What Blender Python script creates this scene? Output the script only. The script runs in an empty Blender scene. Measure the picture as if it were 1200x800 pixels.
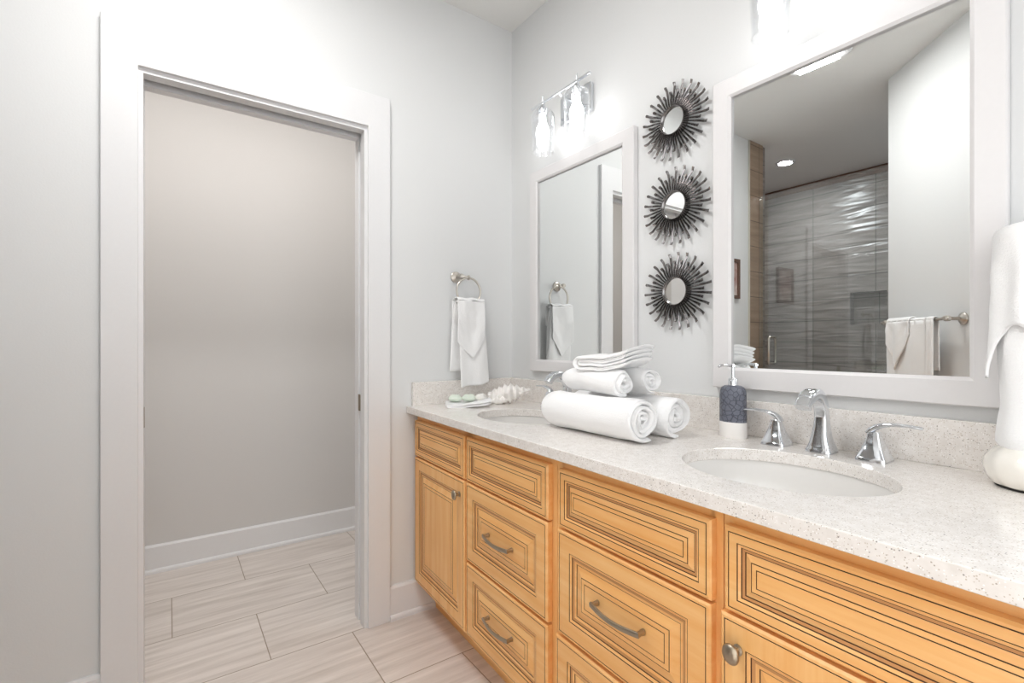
import bpy, bmesh, math, random
from mathutils import Vector, Matrix, noise
random.seed(7)
PI = math.pi
sc = bpy.context.scene
COL = sc.collection

# ------------------------------------------------------------------ camera
cam = bpy.data.cameras.new('camera')
camo = bpy.data.objects.new('camera', cam); COL.objects.link(camo)
CAMX, CAMY, CAMZ = 2.04, -1.4443, 1.2
camo.location = (CAMX, CAMY, CAMZ)
camo.rotation_euler = (PI/2, 0, math.atan2(.8161, .5779))
cam.sensor_width = 36; cam.lens = 568.0/1200*36
cam.shift_y = 4.0/1200
cam.clip_start = 0.02
sc.camera = camo
# ------------------------------------------------------------------ exposure / world
sc.view_settings.view_transform = 'Standard'
sc.view_settings.look = 'None'
sc.view_settings.exposure = 1.48
sc.view_settings.gamma = 1
sc.view_settings.use_curve_mapping = False
sc.cycles.use_denoising = True
sc.cycles.max_bounces = 12
sc.cycles.diffuse_bounces = 6
sc.cycles.glossy_bounces = 8
sc.cycles.transparent_max_bounces = 16
sc.cycles.sample_clamp_indirect = 6
sc.cycles.caustics_reflective = False
sc.cycles.caustics_refractive = False
w = bpy.data.worlds.new('world'); sc.world = w; w.use_nodes = True
w.node_tree.nodes['Background'].inputs[0].default_value = (.8, .85, .9, 1)
w.node_tree.nodes['Background'].inputs[1].default_value = .3

def area_light(name, loc, rot, sx, sy, power, col=(1, 1, 1)):
    l = bpy.data.lights.new(name, 'AREA'); l.shape = 'RECTANGLE'; l.size = sx; l.size_y = sy
    l.energy = power; l.color = col
    o = bpy.data.objects.new(name, l); o.location = loc; o.rotation_euler = rot; COL.objects.link(o)
    return o
CEIL = 2.81
P_SCONCE = 3.7
# fill lamps added at an invented right-hand window and an invented doorway behind the camera
area_light('added_window_fill', (2.58, -.82, 1.55), (0, PI/2, 0), 1.2, .8, 3.5, (.97, .985, 1))
area_light('added_doorway_fill', (2.08, -1.80, 1.05), (PI/2, 0, PI), .8, 2.0, 22, (1, .99, .98))
# ceiling fixtures
area_light('ceiling_fixture_light', (.805, -1.325, CEIL-.034), (0, 0, 0), .21, .54, 4, (1, .99, .98))
area_light('closet_ceiling_light', (-.32, -1.15, CEIL-.05), (0, 0, 0), .3, 1.5, 5.0, (1, .955, .92))
area_light('shower_downlight_light', (-.056, -3.02, CEIL-.012), (0, 0, 0), .1, .1, 6, (.93, .96, 1)).data.shape = 'DISK'

# ------------------------------------------------------------------ materials
def srgb(c):
    return tuple((x/255/12.92 if x/255 <= .04045 else ((x/255+.055)/1.055)**2.4) for x in c)+(1,)
def new_mat(name):
    m = bpy.data.materials.new(name); m.use_nodes = True
    nt = m.node_tree; b = nt.nodes['Principled BSDF']
    return m, nt, b
def lk(nt, a, b): nt.links.new(a, b)
def nd(nt, t, **kw):
    n = nt.nodes.new(t)
    for k, v in kw.items():
        if k in n.inputs: n.inputs[k].default_value = v
        else: setattr(n, k, v)
    return n
def plain(name, col, rough=.5, metal=0, bump=0, bscale=100, spec=None, coat=0, sheen=0):
    m, nt, b = new_mat(name)
    b.inputs['Base Color'].default_value = srgb(col)
    b.inputs['Roughness'].default_value = rough
    b.inputs['Metallic'].default_value = metal
    if spec is not None: b.inputs['Specular IOR Level'].default_value = spec
    if coat: b.inputs['Coat Weight'].default_value = coat; b.inputs['Coat Roughness'].default_value = .05
    if sheen: b.inputs['Sheen Weight'].default_value = sheen
    tc = nd(nt, 'ShaderNodeTexCoord')
    nz = nd(nt, 'ShaderNodeTexNoise', Scale=bscale, Detail=3.0)
    lk(nt, tc.outputs['Object'], nz.inputs['Vector'])
    # faint procedural tone variation
    mx = nd(nt, 'ShaderNodeMix', data_type='RGBA')
    c = srgb(col)
    mx.inputs[6].default_value = tuple(x*.97 for x in c[:3])+(1,)
    mx.inputs[7].default_value = c
    lk(nt, nz.outputs['Fac'], mx.inputs[0]); lk(nt, mx.outputs[2], b.inputs['Base Color'])
    if bump:
        bp = nd(nt, 'ShaderNodeBump', Strength=bump, Distance=.002)
        lk(nt, nz.outputs['Fac'], bp.inputs['Height']); lk(nt, bp.outputs[0], b.inputs['Normal'])
    return m
M = {}
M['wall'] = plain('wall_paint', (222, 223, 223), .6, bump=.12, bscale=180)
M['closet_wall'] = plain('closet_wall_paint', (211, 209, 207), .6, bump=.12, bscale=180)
M['ceiling'] = plain('ceiling_paint', (228, 227, 224), .75)
M['trim'] = plain('trim_paint', (227, 227, 228), .4)
M['mirror_frame'] = plain('mirror_frame_paint', (224, 222, 222), .35)
M['chrome'] = plain('chrome', (225, 228, 232), .06, 1)
M['nickel'] = plain('brushed_nickel', (196, 190, 182), .28, 1)
M['dark_nickel'] = plain('antique_nickel', (178, 166, 148), .33, 1)
M['porcelain'] = plain('porcelain', (232, 230, 227), .12, coat=.5)
M['pearl'] = plain('pearl_ceramic', (240, 236, 228), .15, coat=.8)
M['shell'] = plain('shell_white', (250, 247, 243), .35, coat=.3)
M['soap'] = plain('soap_green', (224, 234, 220), .5)
M['soap_white'] = plain('soap_white', (236, 234, 228), .5)
M['bronze'] = plain('dark_bronze', (128, 124, 123), .22, 1)
M['black'] = plain('black_slot', (25, 22, 20), .7)
M['trim_brown'] = plain('brown_tile_trim', (112, 82, 66), .45)
M['glaze'] = plain('dark_glaze', (82, 46, 26), .6)
M['smudge'] = plain('umber_glaze', (198, 142, 88), .5)
M['frame_brown'] = plain('brown_picture_wood', (96, 70, 58), .4)
M['hinge'] = plain('satin_hinge', (205, 200, 188), .35, .6)
M['plate'] = plain('strike_metal', (140, 125, 105), .4, 1)
M['disp_base'] = plain('dispenser_white', (236, 233, 230), .4)

def towel_mat():
    m, nt, b = new_mat('white_terry')
    b.inputs['Base Color'].default_value = srgb((243, 243, 243)); b.inputs['Roughness'].default_value = .95
    b.inputs['Sheen Weight'].default_value = .4; b.inputs['Specular IOR Level'].default_value = .1
    tc = nd(nt, 'ShaderNodeTexCoord')
    v = nd(nt, 'ShaderNodeTexVoronoi', Scale=330.0); n = nd(nt, 'ShaderNodeTexNoise', Scale=70.0, Detail=5.0)
    lk(nt, tc.outputs['Object'], v.inputs['Vector']); lk(nt, tc.outputs['Object'], n.inputs['Vector'])
    a = nd(nt, 'ShaderNodeMath', operation='ADD'); lk(nt, v.outputs['Distance'], a.inputs[0]); lk(nt, n.outputs['Fac'], a.inputs[1])
    bp = nd(nt, 'ShaderNodeBump', Strength=.4, Distance=.0018)
    lk(nt, a.outputs[0], bp.inputs['Height']); lk(nt, bp.outputs[0], b.inputs['Normal'])
    return m
M['towel'] = towel_mat()

def wood_mat(name, axis):
    m, nt, b = new_mat(name)
    tc = nd(nt, 'ShaderNodeTexCoord'); mp = nd(nt, 'ShaderNodeMapping')
    s = [38, 38, 38]; s[axis] = 2.2
    mp.inputs['Scale'].default_value = s
    lk(nt, tc.outputs['Object'], mp.inputs['Vector'])
    n = nd(nt, 'ShaderNodeTexNoise', Scale=1.0, Detail=6.0, Roughness=.6); lk(nt, mp.outputs[0], n.inputs['Vector'])
    n2 = nd(nt, 'ShaderNodeTexNoise', Scale=4.0, Detail=3.0); lk(nt, tc.outputs['Object'], n2.inputs['Vector'])
    r = nd(nt, 'ShaderNodeValToRGB')
    r.color_ramp.elements[0].position = .3; r.color_ramp.elements[0].color = srgb((236, 172, 100))
    r.color_ramp.elements[1].position = .72; r.color_ramp.elements[1].color = srgb((248, 200, 136))
    lk(nt, n.outputs['Fac'], r.inputs[0])
    mx = nd(nt, 'ShaderNodeMix', data_type='RGBA', blend_type='MULTIPLY')
    mx.inputs[0].default_value = .35
    r2 = nd(nt, 'ShaderNodeValToRGB'); r2.color_ramp.elements[0].position = .35; r2.color_ramp.elements[0].color = (.90, .80, .68, 1)
    r2.color_ramp.elements[1].position = .65; r2.color_ramp.elements[1].color = (1, 1, 1, 1)
    lk(nt, n2.outputs['Fac'], r2.inputs[0])
    lk(nt, r.outputs[0], mx.inputs[6]); lk(nt, r2.outputs[0], mx.inputs[7]); lk(nt, mx.outputs[2], b.inputs['Base Color'])
    b.inputs['Roughness'].default_value = .38; b.inputs['Coat Weight'].default_value = .15; b.inputs['Coat Roughness'].default_value = .25
    return m
M['wood_h'] = wood_mat('maple_horizontal', 0)
M['wood_v'] = wood_mat('maple_vertical', 2)

def quartz():
    m, nt, b = new_mat('speckled_quartz')
    tc = nd(nt, 'ShaderNodeTexCoord')
    def specks(scale, dist, pick, col, prev):
        v = nd(nt, 'ShaderNodeTexVoronoi', Scale=scale); lk(nt, tc.outputs['Object'], v.inputs['Vector'])
        a = nd(nt, 'ShaderNodeMath', operation='LESS_THAN'); a.inputs[1].default_value = dist; lk(nt, v.outputs['Distance'], a.inputs[0])
        s = nd(nt, 'ShaderNodeSeparateColor'); lk(nt, v.outputs['Color'], s.inputs[0])
        g = nd(nt, 'ShaderNodeMath', operation='LESS_THAN'); g.inputs[1].default_value = pick; lk(nt, s.outputs[0], g.inputs[0])
        k = nd(nt, 'ShaderNodeMath', operation='MULTIPLY'); lk(nt, a.outputs[0], k.inputs[0]); lk(nt, g.outputs[0], k.inputs[1])
        mx = nd(nt, 'ShaderNodeMix', data_type='RGBA'); lk(nt, k.outputs[0], mx.inputs[0])
        if isinstance(prev, tuple): mx.inputs[6].default_value = prev
        else: lk(nt, prev, mx.inputs[6])
        mx.inputs[7].default_value = srgb(col)
        return mx.outputs[2]
    n = nd(nt, 'ShaderNodeTexNoise', Scale=60.0, Detail=4.0); lk(nt, tc.outputs['Object'], n.inputs['Vector'])
    r = nd(nt, 'ShaderNodeValToRGB'); r.color_ramp.elements[0].position = .35; r.color_ramp.elements[0].color = srgb((228, 223, 218))
    r.color_ramp.elements[1].position = .65; r.color_ramp.elements[1].color = srgb((237, 233, 229)); lk(nt, n.outputs['Fac'], r.inputs[0])
    c = specks(420, .42, .15, (204, 194, 182), r.outputs[0])
    c = specks(330, .34, .09, (178, 168, 158), c)
    c = specks(380, .4, .10, (252, 250, 248), c)
    c = specks(230, .26, .07, (150, 144, 140), c)
    lk(nt, c, b.inputs['Base Color']); b.inputs['Roughness'].default_value = .16
    return m
M['quartz'] = quartz()

def floor_mat():
    m, nt, b = new_mat('floor_tile')
    tc = nd(nt, 'ShaderNodeTexCoord'); sp = nd(nt, 'ShaderNodeSeparateXYZ'); lk(nt, tc.outputs['Object'], sp.inputs[0])
    ax = nd(nt, 'ShaderNodeMath', operation='ADD'); ax.inputs[1].default_value = 1.1255+.615*20; lk(nt, sp.outputs[1], ax.inputs[0])
    ay = nd(nt, 'ShaderNodeMath', operation='ADD'); ay.inputs[1].default_value = .77+.385*20; lk(nt, sp.outputs[0], ay.inputs[0])
    cb = nd(nt, 'ShaderNodeCombineXYZ'); lk(nt, ax.outputs[0], cb.inputs[0]); lk(nt, ay.outputs[0], cb.inputs[1])
    br = nd(nt, 'ShaderNodeTexBrick', Scale=1.0)
    br.inputs['Brick Width'].default_value = .615; br.inputs['Row Height'].default_value = .385
    br.inputs['Mortar Size'].default_value = .0022; br.inputs['Mortar Smooth'].default_value = .2
    br.inputs['Color1'].default_value = (0, 0, 0, 1); br.inputs['Color2'].default_value = (1, 1, 1, 1)
    lk(nt, cb.outputs[0], br.inputs['Vector'])
    mp = nd(nt, 'ShaderNodeMapping'); mp.inputs['Scale'].default_value = (26, 1.6, 1)
    off = nd(nt, 'ShaderNodeVectorMath', operation='MULTIPLY_ADD'); lk(nt, br.outputs['Color'], off.inputs[0]); off.inputs[1].default_value = (3, 7, 0)
    lk(nt, tc.outputs['Object'], off.inputs[2]); lk(nt, off.outputs[0], mp.inputs['Vector'])
    n = nd(nt, 'ShaderNodeTexNoise', Scale=1.0, Detail=7.0, Roughness=.65); lk(nt, mp.outputs[0], n.inputs['Vector'])
    r = nd(nt, 'ShaderNodeValToRGB'); r.color_ramp.elements[0].position = .3; r.color_ramp.elements[0].color = srgb((192, 182, 174))
    r.color_ramp.elements[1].position = .66; r.color_ramp.elements[1].color = srgb((227, 219, 213)); lk(nt, n.outputs['Fac'], r.inputs[0])
    mx = nd(nt, 'ShaderNodeMix', data_type='RGBA'); lk(nt, br.outputs['Fac'], mx.inputs[0]); lk(nt, r.outputs[0], mx.inputs[6])
    mx.inputs[7].default_value = srgb((150, 135, 118)); lk(nt, mx.outputs[2], b.inputs['Base Color'])
    b.inputs['Roughness'].default_value = .38
    bp = nd(nt, 'ShaderNodeBump', Strength=.4, Distance=.002); bp.invert = True
    lk(nt, br.outputs['Fac'], bp.inputs['Height']); lk(nt, bp.outputs[0], b.inputs['Normal'])
    return m
M['floor'] = floor_mat()

def shower_tile(name, c1, c2, grout, hx, bw=.52, rh=.205, ox=.149, oz=.0, wave=True):
    """horizontal axis = object axis hx (0 or 1), vertical = z"""
    m, nt, b = new_mat(name)
    tc = nd(nt, 'ShaderNodeTexCoord'); sp = nd(nt, 'ShaderNodeSeparateXYZ'); lk(nt, tc.outputs['Object'], sp.inputs[0])
    ax = nd(nt, 'ShaderNodeMath', operation='ADD'); ax.inputs[1].default_value = ox+bw*20; lk(nt, sp.outputs[hx], ax.inputs[0])
    ay = nd(nt, 'ShaderNodeMath', operation='ADD'); ay.inputs[1].default_value = oz+rh*4; lk(nt, sp.outputs[2], ay.inputs[0])
    cb = nd(nt, 'ShaderNodeCombineXYZ'); lk(nt, ax.outputs[0], cb.inputs[0]); lk(nt, ay.outputs[0], cb.inputs[1])
    br = nd(nt, 'ShaderNodeTexBrick', Scale=1.0, offset=0.0)
    br.inputs['Brick Width'].default_value = bw; br.inputs['Row Height'].default_value = rh
    br.inputs['Mortar Size'].default_value = .0032; br.inputs['Mortar Smooth'].default_value = .1
    lk(nt, cb.outputs[0], br.inputs['Vector'])
    mp = nd(nt, 'ShaderNodeMapping'); mp.inputs['Scale'].default_value = (2.4, 2.4, 22)
    lk(nt, tc.outputs['Object'], mp.inputs['Vector'])
    n = nd(nt, 'ShaderNodeTexNoise', Scale=1.0, Detail=5.0, Distortion=.6); lk(nt, mp.outputs[0], n.inputs['Vector'])
    r = nd(nt, 'ShaderNodeValToRGB'); r.color_ramp.elements[0].position = .3; r.color_ramp.elements[0].color = srgb(c1)
    r.color_ramp.elements[1].position = .7; r.color_ramp.elements[1].color = srgb(c2); lk(nt, n.outputs['Fac'], r.inputs[0])
    mx = nd(nt, 'ShaderNodeMix', data_type='RGBA'); lk(nt, br.outputs['Fac'], mx.inputs[0]); lk(nt, r.outputs[0], mx.inputs[6])
    mx.inputs[7].default_value = srgb(grout); lk(nt, mx.outputs[2], b.inputs['Base Color'])
    b.inputs['Roughness'].default_value = .3
    if wave:
        mp2 = nd(nt, 'ShaderNodeMapping'); mp2.inputs['Scale'].default_value = (2.2, 2.2, 15)
        lk(nt, tc.outputs['Object'], mp2.inputs['Vector'])
        n2 = nd(nt, 'ShaderNodeTexNoise', Scale=1.0, Detail=1.0, Distortion=.8); lk(nt, mp2.outputs[0], n2.inputs['Vector'])
        bp = nd(nt, 'ShaderNodeBump', Strength=.9, Distance=.02)
        lk(nt, n2.outputs['Fac'], bp.inputs['Height']); lk(nt, bp.outputs[0], b.inputs['Normal'])
    return m
M['sh_back'] = shower_tile('shower_wave_tile', (112, 104, 100), (150, 142, 137), (70, 66, 64), 0)
M['sh_side'] = shower_tile('shower_wave_tile_side', (112, 104, 100), (150, 142, 137), (70, 66, 64), 1)
M['jamb_tile'] = shower_tile('jamb_tile', (140, 120, 102), (166, 145, 124), (104, 86, 72), 1, bw=.16, rh=.2, ox=2.449, oz=.02, wave=False)

def mirror_mat():
    m, nt, b = new_mat('mirror_silver')
    b.inputs['Base Color'].default_value = (.9, .92, .915, 1); b.inputs['Metallic'].default_value = 1; b.inputs['Roughness'].default_value = 0.0
    return m
M['mirror'] = mirror_mat()
def clear_glass(name, tint, refl):
    m = bpy.data.materials.new(name); m.use_nodes = True; nt = m.node_tree; nt.nodes.clear()
    out = nd(nt, 'ShaderNodeOutputMaterial'); tr = nd(nt, 'ShaderNodeBsdfTransparent'); tr.inputs[0].default_value = tint
    gl = nd(nt, 'ShaderNodeBsdfGlossy'); gl.inputs['Roughness'].default_value = 0.0; gl.inputs['Color'].default_value = (1, 1, 1, 1)
    fr = nd(nt, 'ShaderNodeFresnel'); fr.inputs['IOR'].default_value = 1.5
    ge = nd(nt, 'ShaderNodeNewGeometry'); ior = nd(nt, 'ShaderNodeMapRange'); ior.inputs['To Min'].default_value = 1.5; ior.inputs['To Max'].default_value = 1/1.5
    lk(nt, ge.outputs['Backfacing'], ior.inputs['Value']); lk(nt, ior.outputs[0], fr.inputs['IOR'])
    mu = nd(nt, 'ShaderNodeMath', operation='MULTIPLY'); mu.inputs[1].default_value = refl; lk(nt, fr.outputs[0], mu.inputs[0]); mu.use_clamp = True
    mx = nd(nt, 'ShaderNodeMixShader'); lk(nt, mu.outputs[0], mx.inputs[0]); lk(nt, tr.outputs[0], mx.inputs[1]); lk(nt, gl.outputs[0], mx.inputs[2])
    lk(nt, mx.outputs[0], out.inputs[0])
    return m
M['shower_glass'] = clear_glass('shower_glass', (.95, .97, .965, 1), 2.0)
M['shade_glass'] = clear_glass('shade_glass', (.975, .98, .985, 1), 1.6)
def emis(name, col, s):
    m, nt, b = new_mat(name)
    b.inputs['Base Color'].default_value = col+(1,); b.inputs['Emission Color'].default_value = col+(1,); b.inputs['Emission Strength'].default_value = s
    return m
M['bulb'] = emis('bulb_glow', (1, .985, .97), P_SCONCE)
M['panel_glow'] = emis('panel_glow', (1, .99, .98), 6)
M['down_glow'] = emis('downlight_glow', (.95, .97, 1), 25)

def disp_mat():
    m, nt, b = new_mat('dispenser_leaf_pattern')
    tc = nd(nt, 'ShaderNodeTexCoord')
    v = nd(nt, 'ShaderNodeTexVoronoi', Scale=62.0, feature='DISTANCE_TO_EDGE'); n = nd(nt, 'ShaderNodeTexNoise', Scale=70.0, Detail=2.0)
    wv = nd(nt, 'ShaderNodeTexWave', Scale=170.0, Distortion=9.0); lk(nt, tc.outputs['Object'], wv.inputs['Vector'])
    lk(nt, tc.outputs['Object'], v.inputs['Vector']); lk(nt, tc.outputs['Object'], n.inputs['Vector'])
    r = nd(nt, 'ShaderNodeValToRGB'); r.color_ramp.elements[0].position = .0; r.color_ramp.elements[0].color = srgb((62, 64, 76))
    r.color_ramp.elements[1].position = .09; r.color_ramp.elements[1].color = srgb((118, 122, 136)); lk(nt, v.outputs['Distance'], r.inputs[0])
    mx = nd(nt, 'ShaderNodeMix', data_type='RGBA', blend_type='MULTIPLY'); mx.inputs[0].default_value = .45
    lk(nt, r.outputs[0], mx.inputs[6]); lk(nt, wv.outputs['Color'], mx.inputs[7])
    lk(nt, mx.outputs[2], b.inputs['Base Color']); b.inputs['Roughness'].default_value = .3
    bp = nd(nt, 'ShaderNodeBump', Strength=.4, Distance=.002); lk(nt, wv.outputs['Fac'], bp.inputs['Height']); lk(nt, bp.outputs[0], b.inputs['Normal'])
    return m
M['disp'] = disp_mat()
def art_mat():
    m, nt, b = new_mat('abstract_art')
    tc = nd(nt, 'ShaderNodeTexCoord'); n = nd(nt, 'ShaderNodeTexNoise', Scale=9.0, Detail=3.0); lk(nt, tc.outputs['Object'], n.inputs['Vector'])
    r = nd(nt, 'ShaderNodeValToRGB'); r.color_ramp.elements[0].position = .35; r.color_ramp.elements[0].color = srgb((150, 104, 96))
    r.color_ramp.elements[1].position = .65; r.color_ramp.elements[1].color = srgb((214, 204, 196)); lk(nt, n.outputs['Fac'], r.inputs[0])
    lk(nt, r.outputs[0], b.inputs['Base Color']); b.inputs['Roughness'].default_value = .3
    return m
M['art'] = art_mat()

# ------------------------------------------------------------------ mesh helpers
class MB:
    def __init__(s): s.v = []; s.f = []; s.m = []; s.mats = []
    def mi(s, m):
        if m not in s.mats: s.mats.append(m)
        return s.mats.index(m)
    def face(s, idx, m): s.f.append(idx); s.m.append(s.mi(m))
    def box(s, x0, y0, z0, x1, y1, z1, m):
        b = len(s.v)
        s.v += [(x, y, z) for z in (z0, z1) for y in (y0, y1) for x in (x0, x1)]
        for q in ((0, 2, 3, 1), (4, 5, 7, 6), (0, 1, 5, 4), (2, 6, 7, 3), (0, 4, 6, 2), (1, 3, 7, 5)):
            s.face([b+i for i in q], m)
    def rings(s, rings, m, closed=True, cap=(True, True)):
        """rings: list of lists of points, all the same length"""
        b = len(s.v); n = len(rings[0])
        for r in rings: s.v += [tuple(p) for p in r]
        for j in range(len(rings)-1):
            mm = m[j] if isinstance(m, list) else m
            for i in range(n if closed else n-1):
                k = (i+1) % n
                s.face([b+j*n+i, b+j*n+k, b+(j+1)*n+k, b+(j+1)*n+i], mm)
        mm = m if not isinstance(m, list) else m[0]
        if cap[0]: s.face([b+i for i in range(n)][::-1], mm)
        if cap[1]:
            mm = m if not isinstance(m, list) else m[-1]
            s.face([b+(len(rings)-1)*n+i for i in range(n)], mm)
    def lathe(s, prof, m, n=32, c=(0, 0, 0), sx=1, sy=1, cap=(True, True), axis='z', mod=None):
        R = []
        for (r, z) in prof:
            ring = []
            for i in range(n):
                t = 2*PI*i/n; rr = r*(mod(t, z) if mod else 1)
                a, b_ = rr*math.cos(t)*sx, rr*math.sin(t)*sy
                p = (a, b_, z) if axis == 'z' else ((z, a, b_) if axis == 'x' else (b_, z, a))
                ring.append((p[0]+c[0], p[1]+c[1], p[2]+c[2]))
            R.append(ring)
        s.rings(R, m, cap=cap)
    def tube(s, pts, r, m, n=12, cap=True):
        P = [Vector(p) for p in pts]; R = []; up = Vector((0, 0, 1)); prev = None
        for i, p in enumerate(P):
            t = (P[min(i+1, len(P)-1)]-P[max(i-1, 0)]).normalized()
            if prev is None:
                a = up if abs(t.z) < .9 else Vector((1, 0, 0)); u = t.cross(a).normalized()
            else: u = (prev-t*prev.dot(t)).normalized()
            prev = u; v = t.cross(u); rr = r[i] if isinstance(r, (list, tuple)) else r
            R.append([p+u*rr*math.cos(2*PI*k/n)+v*rr*math.sin(2*PI*k/n) for k in range(n)])
        s.rings(R, m, cap=(cap, cap))
    def torus(s, c, R, r, m, axis='x', n=48, k=10, a0=0, a1=2*PI):
        rings = []
        full = abs(a1-a0-2*PI) < 1e-6
        for i in range(n+1):
            t = a0+(a1-a0)*i/n; ring = []
            for j in range(k):
                q = 2*PI*j/k; rr = R+r*math.cos(q); h = r*math.sin(q)
                p = (h, rr*math.cos(t), rr*math.sin(t)) if axis == 'x' else ((rr*math.cos(t), h, rr*math.sin(t)) if axis == 'y' else (rr*math.cos(t), rr*math.sin(t), h))
                ring.append((p[0]+c[0], p[1]+c[1], p[2]+c[2]))
            rings.append(ring)
        s.rings(rings, m, cap=(not full, not full))
    def loft(s, secs, m, n=20, e=.45):
        """secs: (center, right, up, a, b) superellipse sections"""
        R = []
        for (c, u, v, a, b) in secs:
            c, u, v = Vector(c), Vector(u), Vector(v); ring = []
            for i in range(n):
                t = 2*PI*i/n; ct, st = math.cos(t), math.sin(t)
                ring.append(c+u*a*math.copysign(abs(ct)**e, ct)+v*b*math.copysign(abs(st)**e, st))
            R.append(ring)
        s.rings(R, m)
    def build(s, name, parent=None, smooth=False, bevel=0, subsurf=0, solid=0, loc=None, rot=None, fixn=True):
        me = bpy.data.meshes.new(name); me.from_pydata(s.v, [], s.f)
        for mm in s.mats: me.materials.append(M[mm])
        for p, i in zip(me.polygons, s.m): p.material_index = i
        if fixn:
            bm = bmesh.new(); bm.from_mesh(me)
            bmesh.ops.remove_doubles(bm, verts=bm.verts, dist=1e-6)
            bmesh.ops.recalc_face_normals(bm, faces=bm.faces); bm.to_mesh(me); bm.free()
        if smooth:
            for p in me.polygons: p.use_smooth = True
            try: me.set_sharp_from_angle(angle=math.radians(50 if smooth is True else smooth))
            except Exception: pass
        o = bpy.data.objects.new(name, me); COL.objects.link(o)
        if parent: o.parent = parent
        if loc: o.location = loc
        if rot: o.rotation_euler = rot
        if solid:
            md = o.modifiers.new('solid', 'SOLIDIFY'); md.thickness = solid; md.offset = 0
        if subsurf:
            md = o.modifiers.new('sub', 'SUBSURF'); md.levels = subsurf; md.render_levels = subsurf
        if bevel:
            md = o.modifiers.new('bevel', 'BEVEL'); md.width = bevel; md.segments = 2; md.limit_method = 'ANGLE'; md.angle_limit = math.radians(40)
            md.harden_normals = False
        return o
def tag(o, label=None, cat=None, group=None, kind=None):
    if label: o['label'] = label
    if cat: o['category'] = cat
    if group: o['group'] = group
    if kind: o['kind'] = kind
    return o
def empty(name, loc, rz=0, label=None, cat=None, group=None):
    o = bpy.data.objects.new(name, None); COL.objects.link(o); o.location = loc; o.rotation_euler = (0, 0, rz); o.empty_display_size = .05
    return tag(o, label, cat, group)
def copy_tree(o, parent=None, label=None):
    c = o.copy(); COL.objects.link(c)
    if parent: c.parent = parent
    if label: c['label'] = label
    for ch in list(o.children): copy_tree(ch, c)
    return c
def struct(name, boxes, m, parent=None, bevel=0, label=None):
    mb = MB()
    for b in boxes: mb.box(*b, m)
    o = mb.build(name, parent, bevel=bevel)
    if parent is None: o['kind'] = 'structure'
    if label: o['label'] = label
    return o

# ------------------------------------------------------------------ the room
T = .12
DL, DR, DT = -1.527, -.756, 2.125       # doorway (between casing edges)
XR = 2.6                                # right wall
YB = -3.78                              # back of the shower
struct('floor', [(-1.3, YB-.1, -.1, XR+.1, .1, 0)], 'floor')
struct('ceiling', [(-1.3, YB-.2, CEIL, XR+.1, .12, CEIL+.1)], 'ceiling')
struct('wall_vanity', [(-1.3, 0, 0, XR+.1, .12, CEIL)], 'wall')
struct('wall_doorway', [(-T, DR+.0, 0, 0, 0, CEIL), (-T, -2.52, 0, 0, DL, CEIL), (-T, DL, DT+.03, 0, DR, CEIL)], 'wall')
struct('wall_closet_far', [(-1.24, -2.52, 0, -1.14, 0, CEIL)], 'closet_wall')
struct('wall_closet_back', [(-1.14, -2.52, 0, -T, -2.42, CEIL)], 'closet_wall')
# right wall with an unseen window opening, added as a light source
WY0, WY1, WZ0, WZ1 = -1.3, -.34, .9, 2.2
struct('wall_right', [(XR, -1.742, 0, XR+.1, WY0, CEIL), (XR, WY1, 0, XR+.1, 0, CEIL), (XR, WY0, 0, XR+.1, WY1, WZ0), (XR, WY0, WZ1, XR+.1, WY1, CEIL)], 'wall')
wf = struct('added_window_1', [(XR-.015, WY0-.08, WZ0-.08, XR, WY0, WZ1+.08), (XR-.015, WY1, WZ0-.08, XR, WY1+.08, WZ1+.08), (XR-.015, WY0, WZ1, XR, WY1, WZ1+.08), (XR-.03, WY0, WZ0-.08, XR, WY1, WZ0)], 'trim')
struct('added_window_sash', [(XR+.03, WY0, WZ0, XR+.06, WY0+.04, WZ1), (XR+.03, WY1-.04, WZ0, XR+.06, WY1, WZ1), (XR+.03, WY0, WZ0, XR+.06, WY1, WZ0+.04), (XR+.03, WY0, WZ1-.04, XR+.06, WY1, WZ1), (XR+.03, WY0, 1.53, XR+.06, WY1, 1.57)], 'trim', wf)
struct('added_window_pane', [(XR+.042, WY0+.04, WZ0+.04, XR+.046, WY1-.04, WZ1-.04)], 'shade_glass', wf)

# angled wall with its return, and the wall behind the camera
P1 = Vector((.96, -2.146)); DA = Vector((.7312, .6822)); P3 = P1+DA*.74
mb = MB()
outl = [P1, P3, Vector((P3.x+.10, P3.y)), Vector((P3.x+.10, P3.y-.1)), Vector((P3.x+.04, P3.y-.1)), Vector((P1.x+.12, P1.y-.03)), Vector((P1.x+.12, YB)), Vector((P1.x, YB))]
mb.rings([[(p.x, p.y, 0) for p in outl], [(p.x, p.y, CEIL) for p in outl]], 'wall')
tag(mb.build('wall_angled'), kind='structure')

DX0, DX1 = P3.x+.18, 2.5
struct('wall_rear', [(P3.x+.10, P3.y-.1, 0, DX0, P3.y, CEIL), (DX1, P3.y-.1, 0, XR, P3.y, CEIL), (DX0, P3.y-.1, 2.12, DX1, P3.y, CEIL)], 'wall')
d2 = struct('added_door_2', [(DX0-.09, P3.y, 0, DX0, P3.y+.018, 2.21), (DX1, P3.y, 0, DX1+.09, P3.y+.018, 2.21), (DX0, P3.y, 2.12, DX1, P3.y+.018, 2.21)], 'trim')  # casing of an unseen doorway, added so fill light reaches the cabinets
struct('wall_hall_back', [(1.1, YB-.1, 0, XR+.1, YB, CEIL)], 'wall')
struct('wall_hall_right', [(XR, YB, 0, XR+.1, -1.742, CEIL)], 'wall')
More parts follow.
